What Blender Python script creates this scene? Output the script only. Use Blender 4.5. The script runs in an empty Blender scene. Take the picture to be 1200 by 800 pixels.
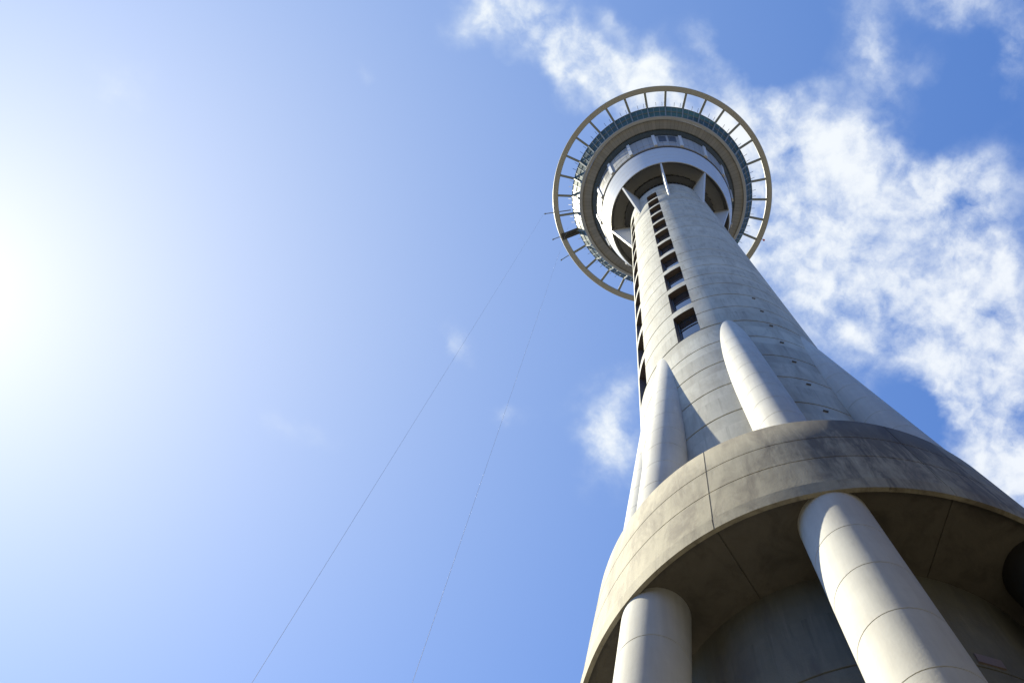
import bpy, bmesh, math, random
from mathutils import Matrix, Vector
R = math.radians
S = bpy.context.scene
C = S.collection

# ------------------------------------------------------------------ camera
EYE = 1.6                      # eye height; every height below is given above eye level and lifted by EYE
cam_d = bpy.data.cameras.new('camera')
cam_d.sensor_width = 36.0
cam_d.lens = 1274.41 * 36.0 / 1200.0
cam_d.clip_start = 0.1
cam_d.clip_end = 20000
cam = bpy.data.objects.new('camera', cam_d)
C.objects.link(cam)
cr = Vector((0.9086091, -0.4053870, 0.1004530))
cu = Vector((-0.4176475, -0.8819359, 0.2185396))
cf = Vector((0.0, 0.2405210, 0.9706439))
m = Matrix.Identity(4)
for i in range(3):
    m[i][0] = cr[i]; m[i][1] = cu[i]; m[i][2] = -cf[i]
m[0][3], m[1][3], m[2][3] = -14.35442, -14.10130, EYE
cam.matrix_world = m
S.camera = cam

# ------------------------------------------------------------------ light
SUN_AZ, SUN_EL = R(-50.5), R(55.0)
SD = Vector((math.sin(SUN_AZ) * math.cos(SUN_EL), math.cos(SUN_AZ) * math.cos(SUN_EL), math.sin(SUN_EL)))
sd = bpy.data.lights.new('sun', 'SUN')
sd.energy = 5.0
sd.angle = R(0.53)
sd.color = (1.0, 0.935, 0.72)
sun = bpy.data.objects.new('sun', sd)
C.objects.link(sun)
sun.rotation_euler = SD.to_track_quat('Z', 'Y').to_euler()

S.view_settings.view_transform = 'Standard'
S.view_settings.look = 'None'
S.view_settings.exposure = 1.2
S.view_settings.gamma = 1.0
S.view_settings.use_curve_mapping = False
S.cycles.max_bounces = 8
S.cycles.transparent_max_bounces = 12
S.cycles.use_denoising = True

# ------------------------------------------------------------------ node helper
class G:
    def __init__(s, tree):
        s.t = tree; s.n = tree.nodes; s.l = tree.links
    def put(s, sock, v):
        if v is None: return
        if hasattr(v, 'links') or isinstance(v, bpy.types.NodeSocket): s.l.new(v, sock)
        else: sock.default_value = v
    def node(s, kind, **kw):
        n = s.n.new(kind)
        for k, v in kw.items(): setattr(n, k, v)
        return n
    def math(s, op, a, b=None, c=None, clamp=False):
        n = s.node('ShaderNodeMath', operation=op, use_clamp=clamp)
        s.put(n.inputs[0], a); s.put(n.inputs[1], b)
        if c is not None: s.put(n.inputs[2], c)
        return n.outputs[0]
    def vm(s, op, a, b=None, scale=None):
        n = s.node('ShaderNodeVectorMath', operation=op)
        s.put(n.inputs[0], a)
        if b is not None: s.put(n.inputs[1], b)
        if scale is not None: s.put(n.inputs['Scale'], scale)
        return n.outputs['Value'] if op in ('DOT_PRODUCT', 'LENGTH') else n.outputs['Vector']
    def maprange(s, v, a, b, c, d, smooth=False):
        n = s.node('ShaderNodeMapRange')
        n.interpolation_type = 'SMOOTHSTEP' if smooth else 'LINEAR'
        n.clamp = True
        s.put(n.inputs['Value'], v)
        for k, x in (('From Min', a), ('From Max', b), ('To Min', c), ('To Max', d)): s.put(n.inputs[k], x)
        return n.outputs['Result']
    def noise(s, v, scale, detail=4.0, rough=0.55, dist=0.0, dim='3D'):
        n = s.node('ShaderNodeTexNoise', noise_dimensions=dim)
        if v is not None: s.put(n.inputs['Vector'], v)
        n.inputs['Scale'].default_value = scale; n.inputs['Detail'].default_value = detail
        n.inputs['Roughness'].default_value = rough; n.inputs['Distortion'].default_value = dist
        return n
    def mix(s, f, a, b, blend='MIX'):
        n = s.node('ShaderNodeMix', data_type='RGBA', blend_type=blend)
        s.put(n.inputs[0], f); s.put(n.inputs[6], a); s.put(n.inputs[7], b)
        return n.outputs[2]

# ------------------------------------------------------------------ sky with clouds
world = bpy.data.worlds.new('World')
S.world = world
world.use_nodes = True
g = G(world.node_tree)
g.n.clear()
out = g.node('ShaderNodeOutputWorld')
bg = g.node('ShaderNodeBackground')
bg.inputs['Strength'].default_value = 0.0545
g.l.new(bg.outputs[0], out.inputs['Surface'])
sky = g.node('ShaderNodeTexSky', sky_type='NISHITA')
sky.sun_disc = False
sky.sun_elevation = SUN_EL
sky.sun_rotation = SUN_AZ
sky.altitude = 10
sky.air_density = 1.0
sky.dust_density = 0.1
sky.ozone_density = 6.0
tc = g.node('ShaderNodeTexCoord')
d = g.vm('NORMALIZE', tc.outputs['Generated'])
# bright aureole of thin high haze round the sun
ang = g.math('ARCCOSINE', g.math('MINIMUM', g.vm('DOT_PRODUCT', d, tuple(SD)), 0.99999))
aurc = g.node('ShaderNodeCombineColor')     # (strength, width in degrees) for red, green, blue: the haze whitens towards the sun
for k, (amp, wid) in enumerate(((8.4, 19.5), (6.5, 24.0), (0.9, 45.0))):
    g.l.new(g.math('MULTIPLY', g.math('EXPONENT', g.math('MULTIPLY', ang, -1.0 / R(wid))), amp), aurc.inputs[k])
skyc = g.mix(1.0, sky.outputs[0], (0.44, 0.98, 1.82, 1), 'MULTIPLY')
skyc = g.mix(1.0, skyc, aurc.outputs[0], 'ADD')
# cloud sheet: directions laid on a horizontal plane overhead
sx = g.node('ShaderNodeSeparateXYZ'); g.l.new(d, sx.inputs[0])
zz = g.math('MAXIMUM', sx.outputs[2], 0.04)
cx = g.node('ShaderNodeCombineXYZ')
g.l.new(g.math('DIVIDE', sx.outputs[0], zz), cx.inputs[0])
g.l.new(g.math('DIVIDE', sx.outputs[1], zz), cx.inputs[1])
P = cx.outputs[0]
wn = g.noise(P, 9.0, 5.0, 0.6)
wv = g.vm('SCALE', g.vm('SUBTRACT', wn.outputs['Color'], (0.5, 0.5, 0.5)), scale=0.085)
wn2 = g.noise(P, 34.0, 4.0, 0.6)
wv2 = g.vm('SCALE', g.vm('SUBTRACT', wn2.outputs['Color'], (0.5, 0.5, 0.5)), scale=0.018)
PW = g.vm('ADD', g.vm('ADD', P, wv), wv2)
BL = [[0.2237, 0.022, 9.9787, -5.2501, 4.4535, 9.6822, 1.0], [0.3095, 0.0402, 9.2265, 1.8766, -2.7999, 10.6431, 1.0], [0.4218, 0.0967, 10.2495, -11.2464, 6.8159, 6.2375, 1.0], [0.2081, -0.0471, 15.5395, 0.6958, -2.0283, 22.8377, 0.55], [0.3141, -0.0502, 18.2571, 3.7766, -5.7908, 22.5179, 0.65], [0.4814, 0.1636, 12.27, -18.5559, 12.7569, 7.4851, 0.9], [0.1408, -0.033, 19.1951, -34.777, 13.3397, 7.6324, 0.45], [0.175, -0.1278, 34.5484, -37.9035, 15.7712, 16.258, 0.55], [0.2246, -0.1818, 14.4601, -6.4241, 18.4501, 54.5596, 0.6], [0.2915, -0.1598, 40.2602, -32.9175, 15.4471, 22.7814, 0.7], [-0.1441, -0.0096, 28.563, -12.5361, 12.9959, 29.6631, 0.85], [-0.0829, -0.0221, 18.129, 5.5171, -9.1143, 34.2921, 0.95], [-0.0309, -0.009, 21.5347, 4.2118, -7.32, 41.4769, 0.8], [0.0065, -0.0094, 17.508, -1.5103, 2.5403, 31.9985, 0.6], [-0.0302, -0.0517, 37.343, 7.3748, -16.9662, 97.1672, 0.45], [0.059, -0.0672, 36.1113, -45.1259, 18.392, 16.076, 0.5], [0.0207, -0.0319, 36.3866, -26.3392, 16.6237, 24.8577, 0.55], [0.1236, 0.2987, 23.637, -19.4884, 12.8925, 14.5359, 1.0], [0.1194, 0.2462, 68.4295, 4.2723, -3.7979, 39.7541, 0.35], [-0.0466, 0.2634, 38.9853, -64.063, 35.3614, 20.3784, 0.38], [0.0316, 0.3186, 42.6174, -19.0143, 31.6733, 65.5668, 0.4], [-0.4375, 0.1798, 24.185, 9.0417, -8.2379, 28.8168, 0.3], [0.1512, 0.0368, 15.5376, -16.2668, 8.1976, 8.1571, 0.85], [0.2265, -0.1271, 30.8852, -16.8912, 18.7815, 42.3764, 0.3], [0.0589, 0.0038, 9.9862, -1.9001, 4.8645, 29.2637, 0.5], [-0.1509, 0.4291, 19.192, -4.0352, 14.9845, 53.748, 0.22], [-0.2255, 0.0774, 73.249, -30.0183, 38.34, 86.4193, 0.25], [0.2638, -0.0738, 26.6787, -4.0717, 3.3949, 43.2376, -0.75], [0.271, -0.1273, 21.916, -7.6302, 8.9859, 35.8501, -0.42], [0.3718, 0.1387, 20.533, 3.0106, -10.3856, 44.6371, -1.1], [0.094, -0.0842, 27.1665, -13.7853, 11.1095, 25.1665, -0.8], [0.124, -0.0817, 30.5315, -15.7148, 13.9008, 31.364, -0.2], [-0.0931, 0.039, 21.5576, 2.5387, -3.9921, 43.7043, -0.5]]
cover = None
for bx, by, m00, m01, m10, m11, w in BL:
    q = g.vm('SUBTRACT', PW, (bx, by, 0))
    u_ = g.vm('DOT_PRODUCT', q, (m00, m01, 0)); v_ = g.vm('DOT_PRODUCT', q, (m10, m11, 0))
    r2 = g.math('ADD', g.math('MULTIPLY', u_, u_), g.math('MULTIPLY', v_, v_))
    e = g.math('MULTIPLY', g.math('EXPONENT', g.math('MULTIPLY', r2, -1.1)), w * 1.25)
    cover = e if cover is None else g.math('ADD', cover, e)
cover = g.math('MAXIMUM', g.math('MINIMUM', cover, 1.15), 0.0)
n1 = g.noise(g.vm('ADD', P, g.vm('SCALE', wv2, scale=1.5)), 15.0, 9.0, 0.60, 0.2)
n2 = g.noise(P, 60.0, 6.0, 0.58, 0.0)
nn = g.math('ADD', g.math('MULTIPLY', g.math('SUBTRACT', n1.outputs[0], 0.5), 2.1), g.math('MULTIPLY', g.math('SUBTRACT', n2.outputs[0], 0.5), 0.65))
dens = g.math('MULTIPLY', cover, g.math('ADD', 0.66, g.math('MULTIPLY', nn, 0.95)))
dens = g.math('ADD', dens, g.math('MULTIPLY', g.math('MULTIPLY', nn, 0.05), 1.0))
alpha = g.maprange(dens, 0.03, 1.2, 0.0, 0.93, True)
shade = g.maprange(dens, 0.35, 1.1, 0.0, 1.0, True)
cc = g.mix(shade, (6.3, 6.9, 8.0, 1), (7.3, 7.55, 8.1, 1))
cc = g.mix(0.5, cc, aurc.outputs[0], 'ADD')
col = g.mix(alpha, skyc, cc)
g.l.new(col, bg.inputs['Color'])

# ------------------------------------------------------------------ materials
MAT = {}
def new_mat(name):
    mt = bpy.data.materials.new(name); mt.use_nodes = True
    gg = G(mt.node_tree)
    b = gg.n.get('Principled BSDF')
    MAT[name] = mt
    return mt, gg, b

def concrete(name, base, var=0.12, pour=None, streak=0.12, stain=None, stain_amt=0.0, rough=0.85, fine=0.08, pale=0.0, bump=0.25, stain_shade=False):
    mt, q, b = new_mat(name)
    tc = q.node('ShaderNodeTexCoord'); P = tc.outputs['Object']
    big = q.noise(P, 0.35, 5.0, 0.6).outputs[0]
    med = q.noise(P, 1.7, 6.0, 0.65).outputs[0]
    fin = q.noise(P, 14.0, 4.0, 0.6).outputs[0]
    mp = q.node('ShaderNodeMapping'); mp.inputs['Scale'].default_value = (2.4, 2.4, 0.10); q.l.new(P, mp.inputs[0])
    stk = q.noise(mp.outputs[0], 1.6, 6.0, 0.65).outputs[0]
    f = q.math('ADD', 1.0, q.math('MULTIPLY', q.math('SUBTRACT', big, 0.5), var * 2.2))
    f = q.math('ADD', f, q.math('MULTIPLY', q.math('SUBTRACT', med, 0.5), var * 1.6))
    f = q.math('ADD', f, q.math('MULTIPLY', q.math('SUBTRACT', fin, 0.5), fine))
    f = q.math('ADD', f, q.math('MULTIPLY', q.math('SUBTRACT', stk, 0.5), streak * 2.5))
    if pour:
        z = q.node('ShaderNodeSeparateXYZ'); q.l.new(P, z.inputs[0])
        k = q.math('FLOOR', q.math('DIVIDE', q.math('SUBTRACT', z.outputs[2], pour[0]), pour[1]))
        wnn = q.node('ShaderNodeTexWhiteNoise', noise_dimensions='1D'); q.l.new(k, wnn.inputs['W'])
        f = q.math('ADD', f, q.math('MULTIPLY', q.math('SUBTRACT', wnn.outputs[0], 0.5), 0.22))
        fr = q.math('FRACT', q.math('DIVIDE', q.math('SUBTRACT', z.outputs[2], pour[0]), pour[1]))
        mpd = q.node('ShaderNodeMapping'); mpd.inputs['Scale'].default_value = (3.0, 3.0, 0.06); q.l.new(P, mpd.inputs[0])
        drip = q.maprange(q.noise(mpd.outputs[0], 1.4, 5.0, 0.7).outputs[0], 0.50, 0.68, 0.0, 0.34, True)      # runs below each joint
        f = q.math('SUBTRACT', f, q.math('MULTIPLY', drip, q.math('POWER', fr, 1.6)))
    c = q.mix(1.0, (*base, 1), (1, 1, 1, 1), 'MULTIPLY')
    sc = q.vm('SCALE', c, scale=f)
    colr = sc
    if stain:
        mp2 = q.node('ShaderNodeMapping'); mp2.inputs['Scale'].default_value = (0.9, 0.9, 0.22); q.l.new(P, mp2.inputs[0])
        sn = q.noise(mp2.outputs[0], 1.1, 7.0, 0.68, 0.6).outputs[0]
        fac = q.maprange(sn, 0.42, 0.68, 0.0, stain_amt, True)
        colr = q.mix(fac, colr, (*stain, 1))
    if pale:
        pn = q.noise(mp.outputs[0], 3.2, 5.0, 0.7, 0.3).outputs[0]
        colr = q.mix(q.maprange(pn, 0.57, 0.75, 0.0, pale, True), colr, (0.42, 0.40, 0.36, 1))
    if stain_shade:     # dark stain runs from the top edge; shaded side (south to west) painted darker
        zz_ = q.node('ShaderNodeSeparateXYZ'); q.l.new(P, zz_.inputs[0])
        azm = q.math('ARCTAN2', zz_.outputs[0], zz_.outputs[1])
        shade_side = q.maprange(q.math('ABSOLUTE', q.math('SUBTRACT', azm, R(-172))), R(16), R(40), 1.0, 0.0, True)
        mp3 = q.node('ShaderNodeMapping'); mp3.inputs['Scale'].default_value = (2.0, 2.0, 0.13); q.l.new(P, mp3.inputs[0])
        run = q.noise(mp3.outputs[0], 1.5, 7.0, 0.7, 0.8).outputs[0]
        down = q.math('ADD', q.maprange(zz_.outputs[2], 30.0, 38.2, -0.22, 0.13), q.math('MULTIPLY', shade_side, 0.10))
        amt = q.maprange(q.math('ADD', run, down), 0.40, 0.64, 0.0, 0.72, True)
        colr = q.mix(q.math('MULTIPLY', amt, q.math('ADD', 0.28, q.math('MULTIPLY', shade_side, 0.72))), colr, (0.075, 0.062, 0.05, 1))
    q.l.new(colr, b.inputs['Base Color'])
    b.inputs['Roughness'].default_value = rough
    b.inputs['Specular IOR Level'].default_value = 0.3
    bp = q.node('ShaderNodeBump'); bp.inputs['Strength'].default_value = bump; bp.inputs['Distance'].default_value = 0.03
    q.l.new(q.math('ADD', fin, med), bp.inputs['Height']); q.l.new(bp.outputs[0], b.inputs['Normal'])
    return mt

def paint(name, base, rough=0.45, metal=0.0, var=0.06, panels=None):
    mt, q, b = new_mat(name)
    tc = q.node('ShaderNodeTexCoord'); P = tc.outputs['Object']
    n = q.noise(P, 0.9, 6.0, 0.65).outputs[0]
    f = q.math('ADD', 1.0, q.math('MULTIPLY', q.math('SUBTRACT', n, 0.5), var * 3))
    if panels:      # panel joints every so many degrees round the tower, each panel a slightly different tone
        z = q.node('ShaderNodeSeparateXYZ'); q.l.new(P, z.inputs[0])
        a = q.math('DIVIDE', q.math('ARCTAN2', z.outputs[0], z.outputs[1]), R(panels))
        w = q.node('ShaderNodeTexWhiteNoise', noise_dimensions='1D'); q.l.new(q.math('FLOOR', a), w.inputs['W'])
        f = q.math('ADD', f, q.math('MULTIPLY', q.math('SUBTRACT', w.outputs[0], 0.5), 0.22))
        j = q.math('ABSOLUTE', q.math('SUBTRACT', q.math('FRACT', a), 0.5))
        f = q.math('MULTIPLY', f, q.maprange(j, 0.44, 0.48, 1.0, 0.55))
    q.l.new(q.vm('SCALE', (*base,), scale=f), b.inputs['Base Color'])
    b.inputs['Roughness'].default_value = rough; b.inputs['Metallic'].default_value = metal
    return mt

SEAM0, PITCH = 63.22 - 4.36 * 20, 4.36
M_shaft = concrete('shaft_concrete', (0.43, 0.415, 0.355), 0.12, (SEAM0, PITCH), 0.12, (0.25, 0.23, 0.19), 0.5, fine=0.10)
M_leg = concrete('leg_concrete', (0.50, 0.487, 0.445), 0.12, None, 0.15, (0.43, 0.40, 0.35), 0.35, fine=0.04, bump=0.12)
M_collar = concrete('collar_concrete', (0.35, 0.312, 0.228), 0.2, None, 0.16, (0.135, 0.112, 0.088), 0.8, pale=0.28, stain_shade=True)
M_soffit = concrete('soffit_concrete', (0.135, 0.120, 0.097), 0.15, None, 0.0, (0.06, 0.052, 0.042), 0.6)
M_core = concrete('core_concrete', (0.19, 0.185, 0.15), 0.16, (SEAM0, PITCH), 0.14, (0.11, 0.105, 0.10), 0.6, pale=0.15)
M_fin = paint('fin_paint', (0.50, 0.485, 0.45), 0.5)
M_drum = paint('drum_paint', (0.49, 0.495, 0.49), 0.35, 0.15)
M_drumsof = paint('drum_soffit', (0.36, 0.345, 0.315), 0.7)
M_fascia = paint('fascia_panel', (0.27, 0.265, 0.25), 0.5, panels=5.625)
M_rib = paint('rib_paint', (0.5, 0.5, 0.49), 0.45)
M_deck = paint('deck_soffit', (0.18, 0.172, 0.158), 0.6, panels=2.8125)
M_trim = paint('trim_grey', (0.27, 0.26, 0.235), 0.5)
M_ring = paint('walkway_steel', (0.32, 0.312, 0.28), 0.55, 0.0)
M_spoke = paint('spoke_steel', (0.17, 0.19, 0.19), 0.5)
M_dark = paint('dark_metal', (0.03, 0.032, 0.035), 0.5)
M_lining = paint('recess_brown', (0.085, 0.062, 0.052), 0.55)
M_sunpatch = paint('sunlit_patch_paint', (0.22, 0.165, 0.145), 0.5)  # tint of the painted sunlight patch on the core
M_vent = paint('vent_grey', (0.13, 0.125, 0.115), 0.6)
M_added_sleeve = paint('added_sleeve_dark', (0.022, 0.020, 0.017), 0.8)
M_white = paint('upper_white', (0.7, 0.7, 0.7), 0.5)
M_red = paint('red_lens', (0.45, 0.03, 0.03), 0.3)
M_cable = paint('cable_steel', (0.22, 0.23, 0.25), 0.5)
M_ground = concrete('ground_paving', (0.12, 0.11, 0.092), 0.2, None, 0.0)
def glass(name, tint, rough=0.06, trans=None, transw=0.0, see=0.0):
    mt, q, b = new_mat(name)
    b.inputs['Base Color'].default_value = (*tint, 1); b.inputs['Roughness'].default_value = rough
    b.inputs['Specular IOR Level'].default_value = 0.6 if rough < 0.3 else 0.12
    b.inputs['Specular Tint'].default_value = (1, 1, 1, 1) if rough < 0.3 else (0.5, 0.9, 0.85, 1)
    outn = q.n.get('Material Output'); s = b.outputs[0]
    if transw:
        t = q.node('ShaderNodeBsdfTranslucent'); t.inputs['Color'].default_value = (*trans, 1)
        mx = q.node('ShaderNodeMixShader'); mx.inputs[0].default_value = transw
        q.l.new(s, mx.inputs[1]); q.l.new(t.outputs[0], mx.inputs[2]); s = mx.outputs[0]
    if see:
        t = q.node('ShaderNodeBsdfTransparent'); t.inputs['Color'].default_value = (0.45, 0.68, 0.66, 1)
        mx = q.node('ShaderNodeMixShader'); mx.inputs[0].default_value = see
        q.l.new(s, mx.inputs[1]); q.l.new(t.outputs[0], mx.inputs[2]); s = mx.outputs[0]
    q.l.new(s, outn.inputs['Surface'])
    return mt
M_win = glass('window_glass', (0.018, 0.024, 0.032), 0.05)
M_band = glass('band_glass', (0.02, 0.035, 0.04), 0.08)
M_screen = glass('screen_glass', (0.04, 0.075, 0.095), 0.5, (0.30, 0.56, 0.56), 0.12, 0.10)

# ------------------------------------------------------------------ mesh helpers
def link(name, bm, mat, parent=None, smooth=30):
    me = bpy.data.meshes.new(name)
    bmesh.ops.recalc_face_normals(bm, faces=bm.faces)
    bm.to_mesh(me); bm.free()
    me.materials.append(mat)
    if smooth:
        for p in me.polygons: p.use_smooth = True
        me.set_sharp_from_angle(angle=R(smooth))
    o = bpy.data.objects.new(name, me)
    C.objects.link(o)
    if parent: o.parent = parent
    return o
def pos(az, r, z):          # az in degrees clockwise from +Y, z above eye level
    a = R(az); return Vector((r * math.sin(a), r * math.cos(a), z + EYE))
def lathe(profile, n=192, a0=0.0, a1=360.0, bm=None, closed=True):
    bm = bm or bmesh.new()
    full = abs(a1 - a0) >= 359.99
    cnt = n if full else n + 1
    rows = [[bm.verts.new(pos(a0 + (a1 - a0) * i / n, r, z)) for i in range(cnt)] for r, z in profile]
    k = len(rows)
    for j in range(k if closed else k - 1):
        A, B = rows[j], rows[(j + 1) % k]
        for i in range(n):
            i2 = (i + 1) % cnt
            bm.faces.new((A[i], A[i2], B[i2], B[i]))
    if closed and not full:
        bm.faces.new([r[0] for r in rows]); bm.faces.new([r[-1] for r in rows])
    return bm
def grooved(zs, z0, z1, rf, w0=0.04, dp=0.05, grow=0.0):      # profile rows with a recessed joint at each height in zs
    pr = [(rf(z0), z0)]
    for z in zs:
        w = w0 + grow * max(0.0, z - 63)
        pr += [(rf(z - w), z - w), (rf(z) - dp, z - w * 0.8), (rf(z) - dp, z + w * 0.8), (rf(z + w), z + w)]
    pr.append((rf(z1), z1))
    return pr
def box(bm, c, ex, ey, ez):
    vs = [bm.verts.new(c + ex * sx + ey * sy + ez * sz) for sx in (-1, 1) for sy in (-1, 1) for sz in (-1, 1)]
    for f in ((0, 1, 3, 2), (4, 6, 7, 5), (0, 4, 5, 1), (2, 3, 7, 6), (0, 2, 6, 4), (1, 5, 7, 3)):
        bm.faces.new([vs[i] for i in f])
    return bm
def bar(bm, p, q, w, h, up=Vector((0, 0, 1))):
    d = (q - p); L = d.length; d.normalize()
    s = d.cross(up)
    if s.length < 1e-4: s = d.cross(Vector((1, 0, 0)))
    s.normalize(); u = s.cross(d)
    return box(bm, (p + q) / 2, d * L / 2, s * w / 2, u * h / 2)
def tube(bm, p, q, r0, r1, n=24, rings=None):
    d = (q - p).normalized()
    s = d.cross(Vector((0, 0, 1)))
    if s.length < 1e-3: s = Vector((1, 0, 0))
    s.normalize(); u = d.cross(s)
    rows = []
    for t, dr in (rings or [(0, 0), (1, 0)]):
        c = p.lerp(q, t); r = r0 + (r1 - r0) * t + dr
        rows.append([bm.verts.new(c + (s * math.cos(2 * math.pi * i / n) + u * math.sin(2 * math.pi * i / n)) * r) for i in range(n)])
    for A, B in zip(rows, rows[1:]):
        for i in range(n): bm.faces.new((A[i], A[(i + 1) % n], B[(i + 1) % n], B[i]))
    bm.faces.new(rows[0]); bm.faces.new(rows[-1])
    return bm

# ------------------------------------------------------------------ ground
bm = bmesh.new()
vs = [bm.verts.new((x, y, 0)) for x, y in ((-6000, -6000), (6000, -6000), (6000, 6000), (-6000, 6000))]
bm.faces.new(vs)
gr = link('ground', bm, M_ground, None, 0); gr['kind'] = 'structure'

# ------------------------------------------------------------------ tower
T = bpy.data.objects.new('observation_tower', None)
C.objects.link(T)
T['label'] = 'tall pale concrete observation tower with eight raking legs and a round viewing pod'
T['category'] = 'tower'
LEG0 = -145.28
BAYS = [LEG0 + 22.5 + 45 * i for i in range(8)]
WIN_BAYS = [LEG0 + 22.5, LEG0 + 67.5]
WHALF = 7.35
RS = 6.0
# --- shaft above the collar, with recessed window slots
ZW0, WP, WH, NW = 63.04, 8.76, 7.2, 12
DEPTH = 0.5
seams = [63.22 + PITCH * i for i in range(-6, 24)]
seams = [z for z in seams if 36.9 < z < 163.9]
rows = grooved(seams, 36.0, 165.2, lambda z: RS, 0.085, 0.16, 0.0006)
wins = [(ZW0 + WP * i, ZW0 + WP * i + WH) for i in range(NW) if ZW0 + WP * i + WH < 165]
zrows = list(rows)
for a, b in wins:
    for e in (a, b):
        zrows = [t for t in zrows if abs(t[1] - e) > 0.13]
        zrows.append((RS, e))
zrows.sort(key=lambda t: t[1])
azs = []
edges = sorted([(b - WHALF) for b in WIN_BAYS] + [(b + WHALF) for b in WIN_BAYS])
a = -180.0
cuts = [-180.0] + edges + [180.0]
for lo, hi in zip(cuts, cuts[1:]):
    n = max(1, round((hi - lo) / 2.0))
    azs += [lo + (hi - lo) * i / n for i in range(n)]
bm = bmesh.new()
grid = [[bm.verts.new(pos(az, r, z)) for az in azs] for r, z in zrows]
def in_slot(az): return any(abs(az - b) < WHALF for b in WIN_BAYS)
def in_win(z): return any(a < z < b for a, b in wins)
N = len(azs)
for j in range(len(grid) - 1):
    zm = (zrows[j][1] + zrows[j + 1][1]) / 2
    for i in range(N):
        i2 = (i + 1) % N
        am = (azs[i] + (azs[i2] if i2 else 180.0)) / 2
        if in_slot(am) and in_win(zm): continue
        bm.faces.new((grid[j][i], grid[j][i2], grid[j + 1][i2], grid[j + 1][i]))
me = bpy.data.meshes.new('shaft'); bm.to_mesh(me); bm.free(); me.materials.append(M_shaft)
for p_ in me.polygons: p_.use_smooth = True
me.set_sharp_from_angle(angle=R(30))
shaft = bpy.data.objects.new('shaft', me); C.objects.link(shaft); shaft.parent = T
# --- windows: dark brown lining of the recess, glass pane, frame
for b in WIN_BAYS:
    for lo, hi in wins:
        bm = lathe([(RS - DEPTH + 0.02, lo - 0.1), (RS - DEPTH + 0.02, hi + 0.1), (RS - DEPTH - 0.05, hi + 0.1), (RS - DEPTH - 0.05, lo - 0.1)], 8, b - WHALF - 0.5, b + WHALF + 0.5)
        w = link('window', bm, M_win, T)
        bm = bmesh.new(); n = 8
        loop = [(b - WHALF + 2 * WHALF * i / n, lo) for i in range(n + 1)] + [(b + WHALF - 2 * WHALF * i / n, hi) for i in range(n + 1)]
        ra = [bm.verts.new(pos(a, RS, z)) for a, z in loop]; rb = [bm.verts.new(pos(a, RS - DEPTH, z)) for a, z in loop]
        for i in range(len(loop)):
            k = (i + 1) % len(loop); bm.faces.new((ra[i], ra[k], rb[k], rb[i]))
        link('recess_lining', bm, M_lining, w, 20)
        bm = bmesh.new(); rr = RS - DEPTH + 0.06
        ac = [b - WHALF + 0.05, b - WHALF + 0.9] + [b - WHALF + 0.9 + (2 * WHALF - 1.8) * k / 6 for k in range(1, 6)] + [b + WHALF - 0.9, b + WHALF - 0.05]
        zc = [lo + 0.03, lo + 0.18, lo + 2.0, lo + 2.12, lo + 4.4, lo + 4.52, hi - 0.18, hi - 0.03]
        V = [[bm.verts.new(pos(a, rr, z)) for a in ac] for z in zc]
        for jz in range(len(zc) - 1):
            for ia in range(len(ac) - 1):
                if jz % 2 == 0 or ia in (0, len(ac) - 2): bm.faces.new((V[jz][ia], V[jz][ia + 1], V[jz + 1][ia + 1], V[jz + 1][ia]))
        bmesh.ops.recalc_face_normals(bm, faces=bm.faces)
        bmesh.ops.solidify(bm, geom=bm.faces[:], thickness=0.035)
        for v in [v for v in bm.verts if not v.link_faces]: bm.verts.remove(v)
        link('window_frame', bm, M_dark, w, 20)
# --- small vents under the joints
def vent(az, z):
    p = pos(az, RS + 0.02, z); e = pos(az, 1, -EYE); t = Vector((e.y, -e.x, 0))
    return link('vent', box(bmesh.new(), p, e * 0.06, t * 0.11, Vector((0, 0, 0.035))), M_vent, T, 0)
for z in seams:
    if 41 < z < 76: vent(LEG0 - 22.5 - 0.6, z - 0.95)
# --- lower core
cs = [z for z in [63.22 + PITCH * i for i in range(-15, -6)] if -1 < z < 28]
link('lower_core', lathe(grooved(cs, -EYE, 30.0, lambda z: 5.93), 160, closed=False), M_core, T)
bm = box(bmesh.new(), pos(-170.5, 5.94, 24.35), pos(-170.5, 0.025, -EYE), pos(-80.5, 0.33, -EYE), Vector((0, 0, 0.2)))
link('sunlit_patch', bm, M_sunpatch, T, 0)  # thin tan slab painted as a patch of sunlight on the core
# --- collar
def collar_mesh():
    H = lambda z: 8.435 + (7.95 - 8.435) * (z - 29.45) / (36.69 - 29.45)
    pr = [(8.33, 28.83), (8.34, 28.58), (8.475, 28.58), (8.475, 29.32), (8.44, 29.36)]
    pr += grooved([31.8, 34.15], 29.5, 36.55, H, 0.035, 0.05)
    pr += [(H(36.69) - 0.06, 36.69), (7.3, 36.70), (5.9, 36.72)]
    base = []
    for i in range(8):
        b = BAYS[i]
        base += [(b - 0.14, 0), (b - 0.11, 0.018), (b + 0.11, 0.018), (b + 0.14, 0)]
        k = 22
        base += [(b + 0.14 + 44.72 * j / k, 0) for j in range(1, k)]
    bm = bmesh.new()
    rows = []
    for idx, (r, z) in enumerate(pr):
        rows.append([bm.verts.new(pos(a, r - (dd if 2 <= idx < len(pr) - 2 else 0), z)) for a, dd in base])
    n = len(base)
    for A, B in zip(rows, rows[1:]):
        for i in range(n): bm.faces.new((A[i], A[(i + 1) % n], B[(i + 1) % n], B[i]))
    return bm
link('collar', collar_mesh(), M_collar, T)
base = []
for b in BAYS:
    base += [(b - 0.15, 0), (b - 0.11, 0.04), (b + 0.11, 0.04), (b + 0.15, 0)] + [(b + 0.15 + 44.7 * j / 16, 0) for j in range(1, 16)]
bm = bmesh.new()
rws = [[bm.verts.new(pos(a, r, 28.80 + dd)) for a, dd in base] for r in (8.34, 7.4, 6.6, 5.9)]
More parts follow.
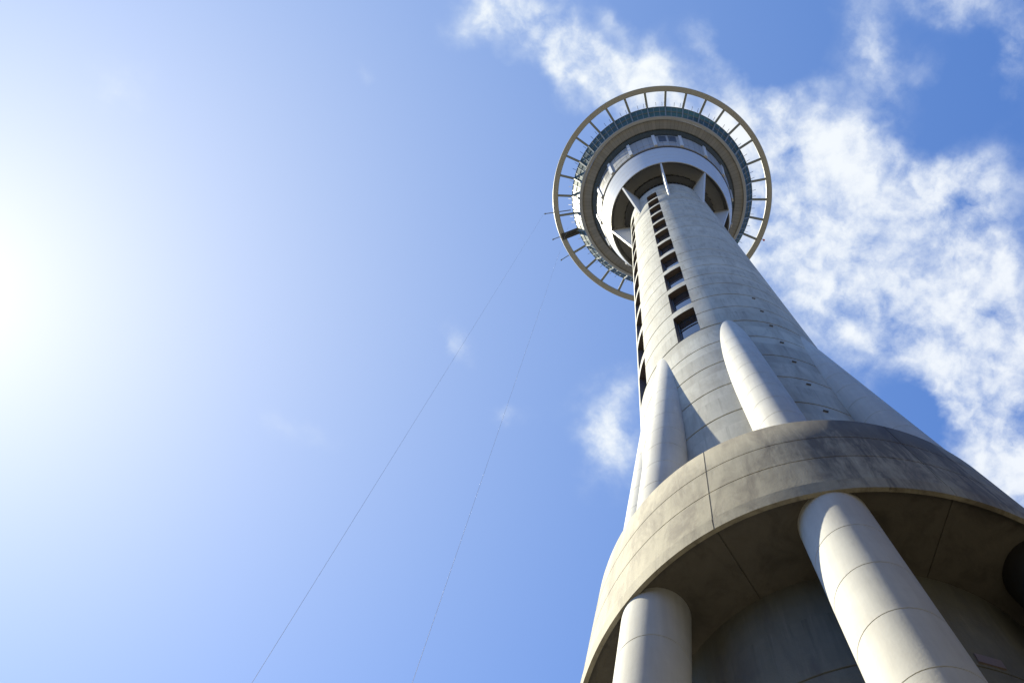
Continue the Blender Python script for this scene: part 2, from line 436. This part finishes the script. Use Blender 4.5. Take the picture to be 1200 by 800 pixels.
for A, B in zip(rws, rws[1:]):
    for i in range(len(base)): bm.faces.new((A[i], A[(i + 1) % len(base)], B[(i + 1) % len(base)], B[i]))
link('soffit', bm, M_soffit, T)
# --- legs
def leg_mesh(az):
    r = lambda z: 7.425 - 0.06888 * (z - 28.7)
    p, q = pos(az, r(-EYE), -EYE), pos(az, r(67.0), 67.0)
    rings = [(0, 0)]
    zz = [25.74 - 2.607 * i for i in range(9, -1, -1)] + [28.35 + 2.607 * i for i in range(4, 12)]
    for z in zz:
        t = (z + EYE) / (67.0 + EYE); w = 0.022 / 68
        dd = -0.025 if z < 28 else -0.012
        rings += [(t - w, 0), (t - w * 0.8, dd), (t + w * 0.8, dd), (t + w, 0)]
    rings.append((1, 0))
    return tube(bmesh.new(), p, q, 0.993, 0.975, 48, rings)
for i in range(8):
    lg = link('leg', leg_mesh(LEG0 + 45 * i), M_leg, T)
    if i == 7:      # dark tube added round the right-edge leg below the collar
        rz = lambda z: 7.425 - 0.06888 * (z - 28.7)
        link('added_dark_sleeve', tube(bmesh.new(), pos(LEG0 - 45, rz(-EYE), -EYE), pos(LEG0 - 45, rz(28.78), 28.78), 1.03, 1.02, 40), M_added_sleeve, lg)

# --- pod
lv = bmesh.new()
lathe([(5.7, 164.9), (6.02, 164.9), (6.02, 165.5), (5.7, 165.5)], 128, bm=lv)
lathe([(5.75, 165.5), (5.75, 172.2), (5.6, 172.2), (5.6, 165.5)], 128, bm=lv)
for i in range(64):
    az = i * 5.625
    bar(lv, pos(az, 5.9, 165.5), pos(az, 5.9, 172.1), 0.12, 0.2, pos(az, 1, -EYE))
lathe([(5.75, 168.6), (6.0, 168.6), (6.0, 168.9), (5.75, 168.9)], 128, bm=lv)
lathe([(5.7, 168.9), (6.85, 169.3), (6.85, 172.2), (5.7, 172.2)], 128, bm=lv)
for i in range(48):
    bar(lv, pos(i * 7.5, 6.9, 169.4), pos(i * 7.5, 6.9, 172.0), 0.12, 0.14, pos(i * 7.5, 1, -EYE))
link('louvre_band', lv, M_dark, T)
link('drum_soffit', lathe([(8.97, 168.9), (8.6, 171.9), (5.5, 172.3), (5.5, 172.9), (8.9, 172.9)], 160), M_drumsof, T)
dp = [(8.95, 168.75), (9.07, 168.72)]
for k in range(1, 4):
    z = 168.8 + 12.6 * k / 4; rr = 9.07 + 1.52 * k / 4
    dp += [(rr - 0.006, z - 0.05), (rr - 0.05, z - 0.04), (rr - 0.05, z + 0.04), (rr + 0.006, z + 0.05)]
dp += [(10.6, 181.4), (10.6, 182.0), (10.2, 182.0)]
link('drum', lathe(dp, 192, closed=False), M_drum, T)
for i in range(8):
    az = LEG0 + 45 * i
    bm = bmesh.new(); s = pos(az + 90, 0.13, -EYE)
    pts = [(5.9, 147.0), (6.05, 147.0), (8.93, 168.4), (8.93, 170.5), (5.9, 171.0)]
    A = [bm.verts.new(pos(az, r, z) + s) for r, z in pts]; B = [bm.verts.new(pos(az, r, z) - s) for r, z in pts]
    bm.faces.new(A); bm.faces.new(B)
    for k in range(5): bm.faces.new((A[k], A[(k + 1) % 5], B[(k + 1) % 5], B[k]))
    link('support_fin', bm, M_fin, T, 0)
# ledge and sloping fascia
link('ledge', lathe([(10.3, 182.0), (10.75, 182.02), (10.75, 182.9), (10.35, 183.6), (10.2, 183.6)], 192), M_dark, T)
FZ0, FZ1 = 183.4, 198.4
fr_ = lambda z: 10.85 + (11.93 - 10.85) * (z - FZ0) / (FZ1 - FZ0)
link('fascia', lathe([(10.4, FZ0), (fr_(FZ0), FZ0), (fr_(187.4), 187.4), (fr_(187.4) - 0.1, 187.5), (fr_(187.4) - 0.1, 187.8), (fr_(187.9), 187.9), (11.93, FZ1), (11.5, FZ1)], 192, closed=False), M_fascia, T)
for i in range(16):
    az = LEG0 + 22.5 * i
    bm = bmesh.new()
    bar(bm, pos(az, fr_(FZ0) + 0.02, FZ0 + 0.1), pos(az, fr_(FZ1) + 0.02, FZ1 - 0.05), 0.55, 0.5, pos(az, 1, -EYE))
    link('rib', bm, M_rib, T, 0)
for az0 in (LEG0 + 22.5 * 3, LEG0 - 22.5 * 1.0, LEG0 + 22.5 * 2.0):
    w = None
    for k in (0.30, 0.68):
        a = az0 + 22.5 * k
        bm = lathe([(fr_(189.5) + 0.03, 189.5), (fr_(197.5) + 0.03, 197.5), (fr_(197.5) - 0.1, 197.5), (fr_(189.5) - 0.1, 189.5)], 4, a - 3.2, a + 3.2)
        link('plant_opening', bm, M_dark, T)
link('window_band', lathe([(11.85, 198.42), (12.93, 201.9), (12.7, 202.0), (11.8, 199.6)], 192), M_band, T)
# deck ring
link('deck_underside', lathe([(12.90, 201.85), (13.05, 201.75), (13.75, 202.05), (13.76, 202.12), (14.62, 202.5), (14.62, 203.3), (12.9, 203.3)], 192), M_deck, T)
link('deck_edge', lathe([(14.64, 202.45), (14.70, 202.36), (15.18, 202.62), (15.26, 202.8), (15.26, 203.25), (14.64, 203.3)], 192), M_trim, T)
# flaring glass screen, 64 panes with dark mullions
SC0, SC1 = (15.16, 203.2), (16.86, 208.6)
scr = bmesh.new()
for i in range(96):
    lathe([SC0, SC1, (SC1[0] - 0.05, SC1[1] + 0.02), (SC0[0] - 0.05, SC0[1] + 0.02)], 1, LEG0 + 3.75 * i + 0.12, LEG0 + 3.75 * i + 3.63, scr)
link('glass_screen', scr, M_screen, T, 0)
mu = bmesh.new()
for i in range(96):
    az = LEG0 + 3.75 * i
    bar(mu, pos(az, SC0[0], SC0[1]), pos(az, SC1[0], SC1[1]), 0.10, 0.14, pos(az, 1, -EYE))
for t in (0.03, 0.5, 0.98):
    r, z = SC0[0] + (SC1[0] - SC0[0]) * t, SC0[1] + (SC1[1] - SC0[1]) * t
    lathe([(r - 0.08, z - 0.06), (r + 0.08, z - 0.06), (r + 0.08, z + 0.08), (r - 0.08, z + 0.08)], 192, bm=mu)
link('mullion_frame', mu, M_spoke, T)
# spokes and walkway ring
for i in range(32):
    az = LEG0 + 11.25 * i
    bm = bmesh.new()
    bar(bm, pos(az, 15.2, 203.0), pos(az, 16.95, 208.75), 0.22, 0.3, pos(az, 1, -EYE))
    bar(bm, pos(az, 16.7, 208.9), pos(az, 19.75, 209.5), 0.42, 0.42)
    link('spoke', bm, M_spoke, T, 0)
link('walkway_ring', lathe([(19.62, 209.3), (19.70, 209.2), (20.05, 209.2), (20.08, 209.26), (20.60, 209.26), (20.66, 209.4), (20.66, 210.0), (19.62, 210.0)], 192), M_ring, T)
for i in range(96):
    if i % 3 == 2: continue
    az = LEG0 + 3.75 * i + 1.9
    link('railing_post', bar(bmesh.new(), pos(az, 17.0, 208.7), pos(az, 17.7, 209.9), 0.07, 0.06, pos(az, 1, -EYE)), M_dark, T, 0)
# jump platform and arms that overhang the ring
bm = bmesh.new()
bar(bm, pos(-43.5, 15.6, 208.9), pos(-43.5, 20.3, 209.1), 1.25, 0.35)
bar(bm, pos(-42.6, 16.2, 208.55), pos(-42.6, 20.1, 208.7), 0.22, 0.3)
bar(bm, pos(-44.7, 16.2, 208.55), pos(-44.7, 20.1, 208.7), 0.22, 0.3)
link('jump_platform', bm, M_dark, T, 0)
for az, ro, zt in ((-57.2, 22.5, 210.2), (-43.8, 22.3, 210.3), (-32.8, 22.7, 210.3)):
    bm = bmesh.new()
    tube(bm, pos(az, 17.4, 210.2), pos(az, ro, zt), 0.10, 0.08, 10)
    tube(bm, pos(az, ro - 0.1, zt - 0.35), pos(az, ro - 0.1, zt + 0.2), 0.14, 0.14, 10)
    link('davit_arm', bm, M_spoke, T)
bm = bmesh.new()
tube(bm, pos(92.1, 20.6, 209.7), pos(92.1, 21.2, 209.7), 0.07, 0.07, 8)
la = link('lamp_bracket', bm, M_spoke, T)
bm = tube(bmesh.new(), pos(92.1, 21.1, 209.45), pos(92.1, 21.1, 209.95), 0.2, 0.16, 14)
link('warning_lens', bm, M_red, la)
# upper levels behind the screen
link('upper_level', lathe([(12.8, 203.3), (13.2, 208.0), (13.4, 214.0), (12.4, 215.0), (10.5, 222.0), (7.0, 224.0), (3.0, 224.5), (3.0, 203.4)], 96), M_spoke, T)

# ------------------------------------------------------------------ unseen blocks added round the tower foot to cut sky fill and bounce light
def added_block(x0, x1, y0, y1, h, wall, label):
    o = bpy.data.objects.new('added_building', None); C.objects.link(o)
    o.location = ((x0 + x1) / 2, (y0 + y1) / 2, 0)
    o['label'] = label; o['category'] = 'building'; o['group'] = 'added unseen blocks shaping the light at the tower foot'
    sx, sy = (x1 - x0) / 2, (y1 - y0) / 2
    X, Y, Z = Vector((1, 0, 0)), Vector((0, 1, 0)), Vector((0, 0, 1))
    link('wall', box(bmesh.new(), Vector((0, 0, h / 2)), X * sx, Y * sy, Z * h / 2), wall, o, 0)
    z = 4.0
    while z < h - 3:
        link('window_ribbon', box(bmesh.new(), Vector((0, 0, z + 1.0)), X * (sx + 0.04), Y * (sy + 0.04), Z * 0.8), M_win, o, 0)
        z += 3.6
    link('parapet', box(bmesh.new(), Vector((0, 0, h + 0.3)), X * (sx + 0.25), Y * (sy + 0.25), Z * 0.35), M_trim, o, 0)
M_brown = concrete('added_block_brown', (0.09, 0.07, 0.055), 0.15)
M_cream = concrete('added_block_cream', (0.19, 0.165, 0.125), 0.1)
M_greyf = concrete('added_block_grey', (0.15, 0.138, 0.115), 0.1)
added_block(22, 52, -34, 20, 37, M_brown, 'added unseen dark brown block with ribbon windows east of the tower')
added_block(-4, 34, 34, 60, 38, M_greyf, 'added unseen grey block with ribbon windows north of the tower')
added_block(-50, 0, -70, -42, 60, M_cream, 'added unseen tall tan block with ribbon windows south of the tower')
added_block(5, 48, -64, -36, 44, M_greyf, 'added unseen grey block beside the tall tan block')
added_block(-92, -52, -62, -24, 48, M_brown, 'added unseen brown block with ribbon windows southwest of the tower')
added_block(-84, -54, -20, 24, 26, M_cream, 'added unseen low tan block west of the tower')

# ------------------------------------------------------------------ guide cables of the jump
def cable(p, q, label):
    q = q + (q - p) * (EYE / (p.z - q.z))
    L = Vector((q.x, q.y, 0))
    bm = tube(bmesh.new(), p - L, q - L, 0.008, 0.008, 8)
    bm.verts.ensure_lookup_table()
    o = link('guide_cable', bm, M_cable, None)
    o.location = L
    o['label'] = label; o['category'] = 'cable'; o['group'] = 'guide cables hanging from the tower platform'
cable(Vector((-18.9726, 11.6942, 209.8 + EYE)), Vector((-17.7056, 11.2127, EYE)), 'thin dark cable in the sky farther from the tower shaft')
cable(Vector((-13.6971, 12.4298, 209.0 + EYE)), Vector((-12.1491, 7.5881, EYE)), 'thin dark cable in the sky nearer to the tower shaft')
